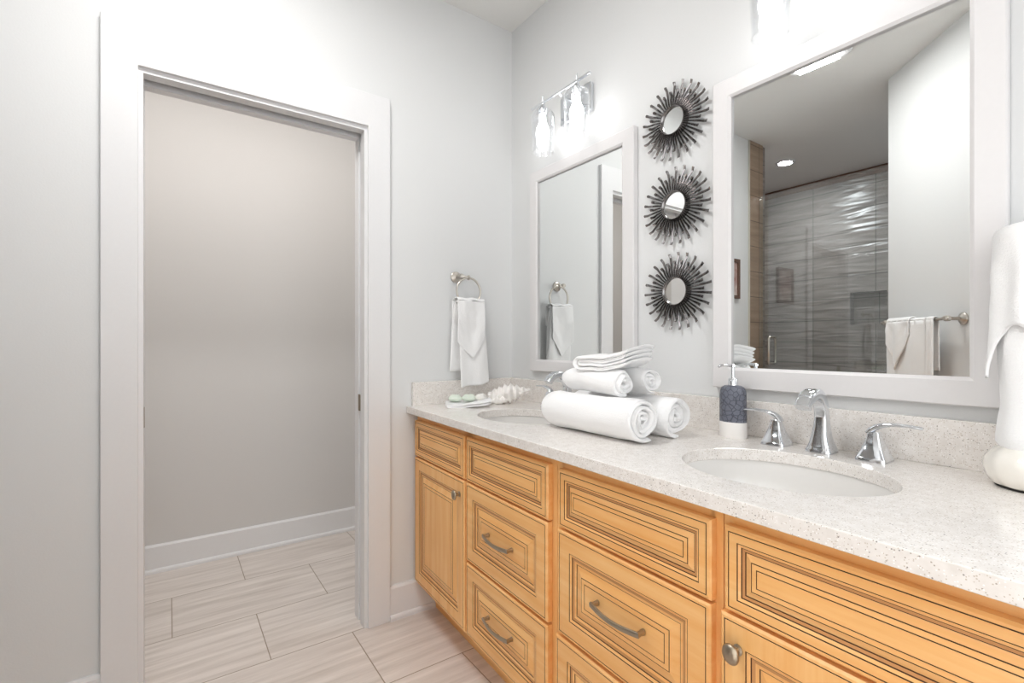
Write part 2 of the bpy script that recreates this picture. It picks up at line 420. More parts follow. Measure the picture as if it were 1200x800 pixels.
# shower shell
NX0, NX1, NZ0, NZ1 = .17, .455, 1.39, 1.685
struct('wall_shower_back', [(-1.3, YB-.1, 0, NX0, YB, CEIL-.07), (NX1, YB-.1, 0, 1.1, YB, CEIL-.07), (NX0, YB-.1, 0, NX1, YB, NZ0), (NX0, YB-.1, NZ1, NX1, YB, CEIL-.07),
    (NX0-.01, YB-.12, NZ0-.01, NX1+.01, YB-.09, NZ1+.01), (-1.3, YB-.1, CEIL-.07, 1.1, YB-.01, CEIL)], 'sh_back')
struct('wall_shower_left', [(-1.0, YB, 0, -.9, -2.52, CEIL)], 'sh_side')
struct('wall_shower_front', [(-.9, -2.56, 0, -.0, -2.52, CEIL)], 'sh_back')
struct('trim_shower_top', [(-.9, YB-.01, CEIL-.07, .96, YB+.012, CEIL-.037), (-.9, YB-.01, CEIL-.034, .96, YB+.01, CEIL-.001)], 'trim_brown')
struct('trim_shower_jamb', [(-.002, -2.506, 0, .012, -2.312, CEIL-.001), (-.13, -2.53, 0, .0, -2.5205, CEIL-.001)], 'jamb_tile')
struct('trim_shower_jamb_edge', [(-.002, -2.312, 0, .014, -2.306, CEIL-.001)], 'hinge')
struct('trim_shower_curb', [(.014, -2.5, 0, .958, -2.39, .1)], 'jamb_tile')

# baseboards
def baseboard(name, x0, y0, x1, y1, nx, ny):
    """along a wall from (x0,y0) to (x1,y1), standing out along (nx,ny)"""
    mb = MB()
    prof = [(0, 0), (.026, 0), (.026, .012), (.022, .02), (.015, .023), (.015, .136), (.009, .146), (0, .146)]
    mb.rings([[(x+nx*d, y+ny*d, z) for d, z in prof] for x, y in ((x0, y0), (x1, y1))], 'trim')
    return tag(mb.build(name), kind='structure')
baseboard('baseboard_closet', -1.14, -2.42, -1.14, 0, 1, 0)
baseboard('baseboard_doorway_right', 0, -.66, 0, -.0, 1, 0)
baseboard('baseboard_doorway_left', 0, -2.306, 0, -1.623, 1, 0)
baseboard('baseboard_angled', P1.x, P1.y, P3.x, P3.y, -DA.y, DA.x)
baseboard('baseboard_right', XR, -1.64, XR, -.0, -1, 0)

# doorway: casing, liners, pocket track, strike plates
cas = MB()
co = [(-1.623, 0), (-1.623, 2.264), (-.66, 2.264), (-.66, 0), (DR, 0), (DR, DT), (DL, DT), (DL, 0)]
cas.rings([[(0, y, z) for y, z in co], [(.02, y, z) for y, z in co]], 'trim')
dr = tag(cas.build('door_1', bevel=.002), kind='structure')
lin = MB()
lin.box(-T, DL-.0, 0, .006, DL+.013, DT, 'trim'); lin.box(-T, DR-.013, 0, -.075, DR, DT, 'trim'); lin.box(-.045, DR-.013, 0, .006, DR, DT, 'trim')
lin.box(-.08, DR-.004, 0, -.04, DR, DT, 'trim')
lin.box(-.04, DL+.013, DT-.016, .006, DR-.013, DT+.03, 'trim'); lin.box(-T, DL+.013, DT-.022, -.08, DR-.013, DT+.03, 'trim')
lin.build('door_jamb', dr)
struct('door_track', [(-.08, DL+.013, DT+.012, -.04, DR-.013, DT+.03)], 'plate', dr)
struct('strike_plate', [(-.072, DR-.0145, .915, -.045, DR-.0125, .985)], 'plate', dr)
struct('strike_plate', [(-.07, DL+.0125, .915, -.05, DL+.0145, .985)], 'plate', dr)

# ------------------------------------------------------------------ vanity cabinets
AV = -math.atan(.034); VZ = .897
FO = .03                                 # door faces, behind counter edge line
def L2W(x, y):                           # local (along, inward) -> world
    return (x*math.cos(AV)-y*math.sin(AV), -.58+x*math.sin(AV)+y*math.cos(AV))
PROF_N = [(0, .020, 'w'), (0, .004, 'w'), (.004, 0, 'w'), (.0085, 0, 'w'), (.0087, .0014, 'g'), (.0102, .0014, 'g'), (.0104, 0, 'g'), (.0255, 0, 'w'),
          (.0257, .002, 'g'), (.0270, .002, 'g'), (.0272, .001, 'g'), (.0322, .003, 'w'), (.0325, .0045, 'g'), (.0338, .0045, 'g'), (.0385, .0055, 's'), (.0388, .0065, 'g'), (.0402, .0065, 'g'),
          (.0515, .002, 'w'), (.0517, .003, 'g'), (.0530, .003, 'g'), (.0532, .0015, 'g'), (.0612, .001, 'w'), (.0614, .002, 'g'), (.0627, .002, 'g'), (.0629, .0008, 'g')]
PROF_W = [(0, .020, 'w'), (0, .004, 'w'), (.004, 0, 'w'), (.0085, 0, 'w'), (.0087, .0014, 'g'), (.0102, .0014, 'g'), (.0104, 0, 'g'), (.0500, 0, 'w'),
          (.0502, .002, 'g'), (.0515, .002, 'g'), (.0517, .001, 'g'), (.0580, .003, 'w'), (.0583, .0045, 'g'), (.0596, .0045, 'g'), (.0655, .006, 's'), (.0720, .007, 'w'), (.0722, .008, 'g'), (.0737, .008, 'g'),
          (.0955, .002, 'w'), (.0957, .003, 'g'), (.0970, .003, 'g'), (.0972, .0015, 'g'), (.1075, .001, 'w'), (.1077, .002, 'g'), (.1090, .002, 'g'), (.1092, .0008, 'g')]
def panel(name, parent, x0, z0, x1, z1, wood, prof, yf=0.0):
    """raised panel front; face at local y=yf looking -y; groove lines are geometry"""
    mb = MB(); R = []; mats = []
    for i, (d, dep, k) in enumerate(prof):
        R.append([(x0+d, yf+dep, z0+d), (x1-d, yf+dep, z0+d), (x1-d, yf+dep, z1-d), (x0+d, yf+dep, z1-d)])
        if i: mats.append({'w': wood, 'g': 'glaze', 's': 'smudge'}[k])
    mb.rings(R, mats, cap=(True, True)); mb.m[-1] = mb.mi(wood); mb.m[-2] = mb.mi(wood)
    return mb.build(name, parent)
def pull(parent, x, z, yf=0.0, ln=.15):
    mb = MB(); h = ln/2
    secs = []
    for i in range(15):
        t = -1+2*i/14; xx = x+t*h; dd = -.020-.010*math.cos(t*PI/2)
        secs.append(((xx, yf+dd, z-.004*(1-t*t)), (0, 0, 1), (0, 1, 0), .0058+.001*abs(t), .003))
    mb.loft(secs, 'dark_nickel', n=14, e=.6)
    for s in (-1, 1):
        mb.loft([((x+s*(h-.004), yf-.0, z), (0, 0, 1), (1, 0, 0), .0068, .0055), ((x+s*(h-.004), yf-.012, z), (0, 0, 1), (1, 0, 0), .0055, .0045), ((x+s*(h-.003), yf-.023, z), (0, 0, 1), (1, 0, 0), .0062, .005)], 'dark_nickel', n=14, e=.6)
    return mb.build('handle', parent, smooth=True)
def knob(parent, x, z, yf=0.0):
    mb = MB()
    mb.lathe([(.009, .0), (.009, -.002), (.0055, -.004), (.005, -.014), (.008, -.018), (.016, -.0215), (.0165, -.024), (.0145, -.027), (.008, -.0295), (.001, -.0302)], 'dark_nickel', n=28, c=(x, yf, z), axis='y', sy=1.0, sx=1.12)
    return mb.build('knob', parent, smooth=True)
def cabinet(x0, x1, label, feet=True):
    """open carcass with a face frame; returns the empty"""
    r = empty('vanity_cabinet', L2W(0, FO)+(0,), AV, label, 'cabinet', None)
    yb = .50
    mb = MB()
    mb.box(x0, .040, .13, x0+.016, yb, VZ if x0 < .1 else .725, 'wood_v'); mb.box(x1-.016, .040, .13, x1, yb, VZ if x1 > 2.4 else .725, 'wood_v')
    mb.box(x0+.016, .040, .13, x1-.016, yb, .146, 'wood_v'); mb.box(x0+.016, yb-.008, .146, x1-.016, yb, VZ, 'wood_v')
    mb.build('carcass', r)
    return r
def face_frame(r, x0, x1, rails, stiles):
    mb = MB()
    for a, b in stiles: mb.box(a, .0205, .13, b, .040, VZ, 'wood_v')
    for a, b, z0, z1 in rails: mb.box(a, .0205, z0, b, .040, z1, 'wood_h')
    o = mb.build('face_frame', r)
    k = MB(); k.box(x0, .105, .0, x1, .120, .13, 'wood_h'); k.build('toe_kick', r)
    return o
ZT0, ZT1, ZU, ZM0, ZM1, ZB = .710, .866, .703, .424, .415, .155
A = cabinet(.012, 1.013, 'maple vanity cabinet with a knobbed door at left and three drawers, nearest the doorway', )
face_frame(A, .012, 1.013, [(.04, .985, .855, VZ), (.04, .985, .69, .725), (.04, .985, .13, .17), (.5, .985, .40, .44)], [(.012, .04), (.488, .526), (.982, 1.013)])
dA = panel('drawer_front', A, .028, ZT0, .497, ZT1, 'wood_h', PROF_N)
dB = panel('door', A, .028, ZB, .499, ZU, 'wood_v', PROF_W)
knob(dB, .462, .648)
panel('drawer_front', A, .513, ZT0, .995, ZT1, 'wood_h', PROF_N)
d = panel('drawer_front', A, .513, ZM0, .992, ZU, 'wood_h', PROF_W); pull(d, .745, .566)
d = panel('drawer_front', A, .513, ZB, .992, ZM1, 'wood_h', PROF_W); pull(d, .745, .290)
B = cabinet(1.015, 1.518, 'maple vanity drawer cabinet in the middle, below the rolled towels')
face_frame(B, 1.015, 1.518, [(1.04, 1.5, .855, VZ), (1.04, 1.5, .69, .725), (1.04, 1.5, .13, .17), (1.04, 1.5, .40, .44)], [(1.015, 1.044), (1.492, 1.518)])
panel('drawer_front', B, 1.042, ZT0, 1.504, ZT1, 'wood_h', PROF_N)
d = panel('drawer_front', B, 1.038, ZM0, 1.503, ZU, 'wood_h', PROF_W); pull(d, 1.268, .572, ln=.152)
d = panel('drawer_front', B, 1.030, ZB, 1.503, ZM1, 'wood_h', PROF_W); pull(d, 1.268, .290, ln=.152)
Cc = cabinet(1.520, 2.475, 'maple vanity cabinet at the right end, below the foreground sink, with a round knob')
face_frame(Cc, 1.520, 2.475, [(1.54, 2.45, .855, VZ), (1.54, 2.45, .69, .725), (1.54, 2.45, .13, .17)], [(1.520, 1.540), (1.965, 2.005), (2.45, 2.475)])
panel('drawer_front', Cc, 1.532, ZT0, 1.985, ZT1, 'wood_h', PROF_N)
d = panel('door', Cc, 1.524, ZB, 1.985, ZU, 'wood_v', PROF_W); knob(d, 1.560, .648)
panel('drawer_front', Cc, 1.995, ZT0, 2.46, ZT1, 'wood_h', PROF_N)
d = panel('door', Cc, 1.995, ZB, 2.46, ZU, 'wood_v', PROF_W); knob(d, 2.42, .648)

# ------------------------------------------------------------------ countertop with two oval cut-outs
ZC = .9275; XE = 2.5
SINKS = [(.545, -.325, .212, .168), (1.505, -.338, .215, .180)]
def counter():
    bm = bmesh.new()
    fl = L2W(.003, 0); fr = L2W(XE+.01, 0)
    outer = [(.003, fl[1]), (XE, fr[1]), (XE, -.003), (.003, -.003)]
    loops = [outer]
    for (cx, cy, a, b) in SINKS:
        loops.append([(cx+a*math.cos(2*PI*i/72), cy+b*math.sin(2*PI*i/72)) for i in range(72)])
    tops = []; bots = []
    def fill(z):
        L = []; E = []
        for lp in loops:
            vs = [bm.verts.new((x, y, z)) for x, y in lp]; L.append(vs)
            for i in range(len(vs)): E.append(bm.edges.new((vs[i], vs[(i+1) % len(vs)])))
        bmesh.ops.triangle_fill(bm, use_beauty=True, use_dissolve=False, edges=E)
        return L
    e = .0025
    T_ = fill(ZC); B_ = fill(ZC-.03)
    for t, b in zip(T_, B_):
        n = len(t)
        for i in range(n): bm.faces.new((t[i], t[(i+1) % n], b[(i+1) % n], b[i]))
    bmesh.ops.recalc_face_normals(bm, faces=bm.faces)
    me = bpy.data.meshes.new('countertop'); bm.to_mesh(me); bm.free(); me.materials.append(M['quartz'])
    o = bpy.data.objects.new('countertop', me); COL.objects.link(o)
    md = o.modifiers.new('bevel', 'BEVEL'); md.width = .002; md.segments = 2; md.limit_method = 'ANGLE'; md.angle_limit = math.radians(60)
    return o
ct = tag(counter(), 'long white speckled quartz countertop with two oval sink openings', 'countertop')
mb = MB(); mb.box(.003, -.022, ZC, XE, -.003, 1.033, 'quartz'); mb.build('backsplash', ct, bevel=.0015)
mb = MB(); mb.box(.003, -.555, ZC, .022, -.0225, 1.033, 'quartz'); mb.build('side_splash', ct, bevel=.0015)

def sink(cx, cy, a, b, label):
    mb = MB()
    prof = [(1.07, .0), (1.0, .0), (.995, -.012), (.975, -.045), (.92, -.085), (.78, -.118), (.5, -.135), (.12, -.142), (.1, -.150)]
    R = []
    for (k, z) in prof: R.append([(k*(a+.004)*math.cos(2*PI*i/64), k*(b+.004)*math.sin(2*PI*i/64), z) for i in range(64)])
    for (k, z) in [(.14, -.158), (.55, -.150), (.84, -.130), (.98, -.09), (1.03, -.045), (1.07, -.008)]:
        R.append([(k*(a+.004)*math.cos(2*PI*i/64), k*(b+.004)*math.sin(2*PI*i/64), z) for i in range(64)])
    R.append(R[0])
    mb.rings(R, 'porcelain', cap=(False, False))
    r = empty('sink', (cx, cy, ZC-.0305), 0, label, 'sink', None)
    mb.build('basin', r, smooth=True)
    d = MB(); d.lathe([(.024, -.141), (.024, -.1385), (.019, -.138), (.017, -.140), (.001, -.139)], 'chrome', n=24); d.build('drain', r, smooth=True)
    o = MB(); o.lathe([(.011, 0), (.011, .003), (.006, .003), (.005, -.004)], 'chrome', n=20, c=(0, 0, 0), axis='y')
    return r
sink(*SINKS[0], 'white oval undermount basin partly hidden behind the towels, nearer the room corner')
sink(*SINKS[1], 'white oval undermount basin in the foreground, right of the soap dispenser')

# ------------------------------------------------------------------ faucets
def faucet(loc, label):
    r = empty('faucet', loc, 0, label, 'faucet')
    mb = MB()
    X = (1, 0, 0)
    # path in (forward=-y, z) with tangent based sections
    path = [(0, 0, .031, .031), (0, .006, .031, .031), (0, .010, .029, .029), (.001, .025, .0235, .024), (.002, .045, .0190, .0195), (.000, .065, .0165, .0168), (-.001, .085, .0150, .0150),
            (.001, .104, .0145, .0140), (.007, .122, .0150, .0140), (.019, .139, .0158, .0138), (.037, .150, .0168, .0135), (.057, .151, .0176, .0130), (.077, .145, .0182, .0130), (.094, .133, .0182, .0130), (.104, .120, .0175, .0125)]
    secs = []
    for i, (f, z, a, b) in enumerate(path):
        if i < 6: tx, tz = 0, 1
        else:
            p0, p1 = path[i-1], path[min(i+1, len(path)-1)]
            tx, tz = p1[0]-p0[0], p1[1]-p0[1]; l = math.hypot(tx, tz); tx, tz = tx/l, tz/l
        v = (0, tz, tx)   # perpendicular in the yz plane (f=-y)
        secs.append(((0, -f, z), X, v, a, b))
    mb.loft(secs, 'chrome', n=32, e=.42)
    mb.build('spout', r, smooth=35)
    for s in (-1, 1):
        h = MB(); hx = s*.113
        h.loft([((hx, 0, z), X, (0, 1, 0), a, a) for z, a in ((0, .032), (.006, .032), (.010, .030), (.024, .0235), (.042, .0170), (.060, .0125), (.066, .0118), (.068, .0110))], 'chrome', n=32, e=.28)
        ho = h.build('handle', r, smooth=35)
        l = MB(); pth = [(-.013, .064, .012, .005), (-.006, .072, .0120, .007), (.004, .079, .0115, .0070), (.018, .0855, .0100, .0056), (.036, .0885, .0088, .0042), (.060, .089, .0085, .0036), (.084, .0875, .0090, .0036), (.090, .0865, .0070, .0028)]
        sec = []
        for i, (f, z, a, b) in enumerate(pth):
            p0, p1 = pth[max(i-1, 0)], pth[min(i+1, len(pth)-1)]
            tx, tz = p1[0]-p0[0], p1[1]-p0[1]; q = math.hypot(tx, tz); tx, tz = tx/q, tz/q
            sec.append(((hx+s*f, 0, z), (0, 1, 0), (-s*tz, 0, tx), a, b))
        l.loft(sec, 'chrome', n=18, e=.7)
        l.build('lever', ho, smooth=50)
    return r
faucet((.515, -.082, ZC), 'chrome widespread faucet mostly hidden behind the rolled towel stack')
faucet((1.488, -.085, ZC), 'chrome widespread faucet with two lever handles behind the foreground sink')

# ------------------------------------------------------------------ mirrors
def framed_mirror(x0, z0, x1, z1, ix0, iz0, ix1, iz1, label):
    r = empty('wall_mirror', ((x0+x1)/2, 0, z0), 0, label, 'mirror')
    cx = (x0+x1)/2
    mb = MB()
    def rect(a, b, c, d_, y): return [(a-cx, y, b-z0), (c-cx, y, b-z0), (c-cx, y, d_-z0), (a-cx, y, d_-z0)]
    mb.rings([rect(x0, z0, x1, z1, -.002), rect(x0, z0, x1, z1, -.024), rect(x0+.003, z0+.003, x1-.003, z1-.003, -.027),
              rect(ix0-.008, iz0-.008, ix1+.008, iz1+.008, -.027), rect(ix0, iz0, ix1, iz1, -.022), rect(ix0, iz0, ix1, iz1, -.0125)], 'mirror_frame', cap=(False, False))
    mb.build('frame', r)
    g = MB(); g.box(ix0-cx-.002, -.014, iz0-z0-.002, ix1-cx+.002, -.006, iz1-z0+.002, 'mirror'); g.build('mirror_glass', r)
    return r
framed_mirror(.185, 1.076, .824, 2.022, .240, 1.131, .764, 1.967, 'smaller-looking white framed wall mirror near the room corner, reflecting the towel ring')
framed_mirror(1.146, 1.066, 1.814, 2.028, 1.207, 1.130, 1.755, 1.967, 'large white framed wall mirror above the foreground faucet, reflecting the glass shower')

def sunburst():
    r = empty('sunburst_mirror', (0, 0, 0), 0)
    g = MB(); g.lathe([(.0005, -.020), (.045, -.020), (.045, -.012)], 'mirror', n=40, axis='y', cap=(True, True)); g.build('mirror_glass', r)
    f = MB(); f.lathe([(.045, -.018), (.0455, -.027), (.0468, -.030), (.0485, -.030), (.0500, -.026), (.0520, -.004), (.0440, -.004)], 'bronze', n=48, axis='y', cap=(False, False)); f.build('ring_frame', r, smooth=40)
    b = MB(); b.lathe([(.0005, -.003), (.050, -.003), (.050, -.010), (.0005, -.010)], 'bronze', n=40, axis='y'); b.build('back_disc', r)
    meshes = []
    for L in (.134, .106):
        m_ = MB()
        def sec(rr, w, y, h): return [(-w, y, rr), (0, y-h, rr), (w, y, rr), (w, y+.002, rr), (-w, y+.002, rr)]
        m_.rings([sec(.047, .0016, -.021, .004), sec(.075, .0026, -.018, .005), sec(L-.012, .0042, -.011, .0055), sec(L, .0048, -.016, .004)], 'bronze')
        meshes.append(m_)
    N = 46; first = [None, None]
    for i in range(N):
        k = i % 2
        if first[k] is None: o = meshes[k].build('ray', r); first[k] = o
        else: o = first[k].copy(); COL.objects.link(o); o.parent = r
        o.rotation_euler = (0, 2*PI*i/N, 0)
    return r
s0 = sunburst(); s0['group'] = 'sunburst mirrors stacked on the wall'; s0['category'] = 'mirror'
s0['label'] = 'topmost of the three dark sunburst mirrors between the framed mirrors'; s0.location = (.993, 0, 1.976)
s1 = copy_tree(s0, label='middle one of the three dark sunburst mirrors stacked between the framed mirrors'); s1.location = (.999, 0, 1.681)
s2 = copy_tree(s0, label='lowest of the three dark sunburst mirrors, closest to the countertop'); s2.location = (1.003, 0, 1.385); s2.rotation_euler = (0, .05, 0)

# ------------------------------------------------------------------ vanity lights
def sconce(x, label):
    r = empty('vanity_light', (x, 0, 2.257), 0, label, 'light fixture', 'two-lamp vanity lights')
    p = MB(); p.box(-.095, -.022, -.085, .095, -.002, .035, 'chrome'); p.build('backplate', r, bevel=.003)
    a = MB()
    a.tube([(0, -.022, -.015), (0, -.07, -.015), (0, -.1, -.008), (0, -.11, .0)], .006, 'chrome')
    a.build('arm', r, smooth=True)
    b = MB(); b.box(-.185, -.114, -.004, .185, -.106, .004, 'chrome'); b.build('crossbar', r, bevel=.001)
    for s in (-1, 1):
        c = (s*.108, -.11, 0)
        k = MB(); k.lathe([(.004, .03), (.004, -.006), (.010, -.010), (.013, -.024), (.020, -.030), (.020, -.040), (.017, -.042), (.017, -.064), (.0155, -.066)], 'chrome', n=24, c=c); k.build('lamp_holder', r, smooth=40)
        g = MB()
        outer = [(.018, -.030), (.034, -.033), (.046, -.043), (.0525, -.060), (.053, -.080), (.051, -.120), (.0485, -.170), (.0465, -.218)]
        inner = [(q-.0025, z) for q, z in outer[::-1]][:-1]+[(.018, -.033)]
        g.lathe(outer+inner+[outer[0]], 'shade_glass', n=40, c=c, cap=(False, False)); g.build('lamp_shade', r, smooth=True)
        e = MB(); e.lathe([(.013, -.062), (.0135, -.075), (.018, -.092), (.027, -.112), (.030, -.130), (.0275, -.148), (.019, -.160), (.008, -.166), (.001, -.167)], 'bulb', n=24, c=c); e.build('bulb', r, smooth=True)
    return r
S1 = sconce(.497, 'chrome two-lamp vanity light with clear glass shades above the mirror near the corner')
S2 = copy_tree(S1, label='two-lamp vanity light cut off by the top edge above the larger mirror'); S2.location = (1.478, 0, 2.257)

# ------------------------------------------------------------------ ceiling fixtures
r = empty('ceiling_light', (.805, -1.325, CEIL), 0, 'rectangular white ceiling light seen reflected in the larger mirror', 'light fixture')
mb = MB(); mb.loft([((0, 0, -.001), (1, 0, 0), (0, 1, 0), .165, .31), ((0, 0, -.012), (1, 0, 0), (0, 1, 0), .160, .305), ((0, 0, -.018), (1, 0, 0), (0, 1, 0), .150, .295)], 'trim', n=40, e=.18); mb.build('housing', r)
mb = MB(); mb.loft([((0, 0, -.017), (1, 0, 0), (0, 1, 0), .118, .285), ((0, 0, -.030), (1, 0, 0), (0, 1, 0), .114, .280)], 'panel_glow', n=40, e=.2); mb.build('diffuser', r)
r = empty('recessed_light', (-.056, -3.02, CEIL), 0, 'round recessed ceiling light over the shower, seen in the larger mirror', 'light fixture')
mb = MB(); mb.lathe([(.055, -.001), (.080, -.001), (.078, -.008), (.056, -.010)], 'trim', n=36, cap=(False, False)); mb.build('trim_ring', r)
mb = MB(); mb.lathe([(.001, -.004), (.055, -.004), (.055, -.001)], 'down_glow', n=36); mb.build('lens', r)

# ------------------------------------------------------------------ cloth helpers
def lerp(a, b, t): return a+(b-a)*t
def nz(x, y, z): return noise.noise(Vector((x, y, z)))
def sheet(mb, path, thick, stations, m='towel', taper=True, wob=.0, seed=0, endwob=.003):
    """path in (a, z); swept along the second axis; returns closed skin"""
    n = len(path); R = []
    nrm = []
    for i in range(n):
        p0, p1 = path[max(i-1, 0)], path[min(i+1, n-1)]
        tx, tz = p1[0]-p0[0], p1[1]-p0[1]; l = math.hypot(tx, tz) or 1
        nrm.append((-tz/l, tx/l))
    base = len(mb.v)
    S = len(stations); lo, hi = stations[0], stations[-1]
    for j, b in enumerate(stations):
        e = min(j, S-1-j)
        k = {0: .35, 1: .85}.get(e, 1) if taper else 1
        ring = []
        for side in (1, -1):
            idx = range(n) if side == 1 else range(n-1, -1, -1)
            for i in idx:
                ek = k*(.5 if i in (0, n-1) else 1)
                a = path[i][0]+side*nrm[i][0]*thick/2*ek; z = path[i][1]+side*nrm[i][1]*thick/2*ek
                d = wob*nz(a*14+seed, b*9, z*14)
                bb = b+(endwob*nz(i*.09+seed, e, 3.3)*(2.2 if e < 2 else .5))
                ring.append((a+d, bb, z+d*.6))
        R.append(ring)
    mb.rings(R, m, cap=(False, False))
    N = 2*n
    for j, flip in ((0, 0), (S-1, 1)):
        o = base+j*N
        for i in range(n-1):
            q = [o+i, o+i+1, o+N-2-i, o+N-1-i]
            mb.face(q[::-1] if flip else q, m)
def lin_st(a, b, n): 
    t = [i/(n-1) for i in range(n)]
    return [a, a+.0025]+[a+.006+(b-a-.012)*x for x in t]+[b-.0025, b]
def towel_roll(name, x0, x1, y, zb, R, turns, label, sq=.96, tail=.03, wob=.004, seed=0, rz=0, group=None, dome=0):
    pitch = (R-.012)/turns; th = pitch*.86
    path = []; n = int(turns*26); te = -PI/2+2*PI*round(turns)
    t0 = te-2*PI*turns
    for i in range(n+1):
        t = t0+(te-t0)*i/n
        rr = R-th/2-(te-t)/(2*PI)*pitch
        rr *= 1+.09*nz(math.cos(t)*1.3+seed, math.sin(t)*1.3, seed*.7)+.02*nz(t*1.1, seed, 4)
        path.append((rr*math.cos(t), rr*math.sin(t)*sq))
    if tail:
        a, z = path[-1]
        zfl = -R*sq+th/2
        for i in range(1, 6): path.append((a+tail*i/5, z+(zfl-z)*min(1, i/3)))
    mb = MB(); L = x1-x0
    sheet(mb, path, th, lin_st(-L/2, L/2, 18), wob=wob*1.7, seed=seed, endwob=.009)
    # sheet gives (a, b, z): swap so the axis runs along local x
    zo = -min(v[2] for v in mb.v)
    out = []
    for (a, b, z) in mb.v:
        k = 1.0
        if dome:
            q = max(0, (-L/2+dome-b)/dome); k = math.sqrt(max(.15, 1-q*q*.8))
        out.append((b, a*k, max(0.0, z*k+zo)))
    mb.v = out
    o = mb.build(name, smooth=80, loc=((x0+x1)/2, y, zb), rot=(0, 0, rz))
    return tag(o, label, 'towel', group)
g = 'rolled towels stacked on the countertop'
towel_roll('rolled_towel', .760, 1.165, -.382, ZC, .0645, 3.7, 'large rolled white bath towel lying in front at the base of the stack', seed=1, group=g, dome=.05)
towel_roll('rolled_towel', .765, 1.158, -.225, ZC, .0655, 3.3, 'large rolled white bath towel lying at the back of the stack, next to the backsplash', seed=5.5, group=g, tail=0)
towel_roll('rolled_towel', .812, 1.070, -.352, ZC+.119, .046, 2.7, 'small rolled white hand towel on top of the front bath towel', seed=9.2, group=g, sq=.86, tail=.012, wob=.007, dome=.06)
towel_roll('rolled_towel', .835, 1.085, -.252, ZC+.120, .046, 2.7, 'small rolled white hand towel on top of the back bath towel', seed=12.1, group=g, sq=.95, tail=0, wob=.006)

def folded(name, loc, rz, label, L=.2, W=.12, layers=2, th=.006, lift=.03, seed=0, flare=.0, sag=0):
    mb = MB(); gap = th*1.12
    tot = layers*2
    for k in range(layers):
        zlo = th/2+gap*k; zhi = th/2+gap*(tot-1-k); r = (zhi-zlo)/2; zc = (zhi+zlo)/2
        path = []
        for i in range(13): path.append((L/2-.004*k-(L-.02-.004*k)*i/12, zlo))
        xe = path[-1][0]
        for i in range(1, 8): path.append((xe-r*math.sin(PI*i/8)*1.2, zc-r*math.cos(PI*i/8)))
        for i in range(13): path.append((xe+(L-.016-.006*k)*i/12, zhi))
        sheet(mb, path, th, lin_st(-W/2+.002*k, W/2-.002*k, 10), seed=seed+k, wob=.003)
    out = []
    for (a, b, z) in mb.v:
        u = (a/L+.5); w_ = b/W
        q = z+lift*max(0, u-.45)**2*2.2+.004*nz(a*18+seed, b*18, 0)+flare*max(0, u-.6)*(w_+.5)-sag*(w_*w_)*2
        out.append((a, b+.01*(u-.5)*flare*10, q))
    mb.v = out
    o = mb.build(name, smooth=80, loc=loc, rot=(0, 0, rz))
    return tag(o, label, 'towel')
folded('folded_washcloth', (.985, -.310, ZC+.198), .10, 'folded white washcloth laid across the top of the towel stack', L=.195, W=.14, layers=2, th=.0105, lift=.035, seed=3, flare=.03, sag=.012)
folded('folded_washcloth', (.160, -.365, ZC+.001), 1.15, 'folded white washcloth lying flat under the pale green soaps', L=.2, W=.14, layers=1, th=.008, lift=.02, seed=8, flare=.02)

def shell_soap(loc, rz, mat, label, s=1):
    mb = MB(); R = []
    for j in range(9):
        t = j/8; rr = math.sin(PI*(t*.9+.05))**.7*.026*s; h = math.sin(PI*(t*.92+.04))*.015*s
        ring = []
        for i in range(28):
            q = 2*PI*i/28; rib = 1+.10*math.cos(q*6) if math.sin(q) > 0 else 1
            ring.append((rr*math.cos(q), (t-.5)*.05*s, .013*s+h*math.sin(q)*rib*(1 if math.sin(q) > 0 else .8)))
        R.append(ring)
    mb.rings(R, mat)
    return tag(mb.build('shell_soap', smooth=70, loc=loc, rot=(0, .0, rz)), label, 'soap', 'shell soaps on the washcloth')
shell_soap((.135, -.405, ZC+.018), .5, 'soap', 'pale green shell-shaped soap at the left end on the washcloth', 1.25)
shell_soap((.165, -.352, ZC+.019), 1.3, 'soap', 'pale green shell-shaped soap in the middle of the washcloth', 1.25)
shell_soap((.185, -.300, ZC+.021), 2.0, 'soap_white', 'whitish shell-shaped soap nearest the conch shell', 1.2)

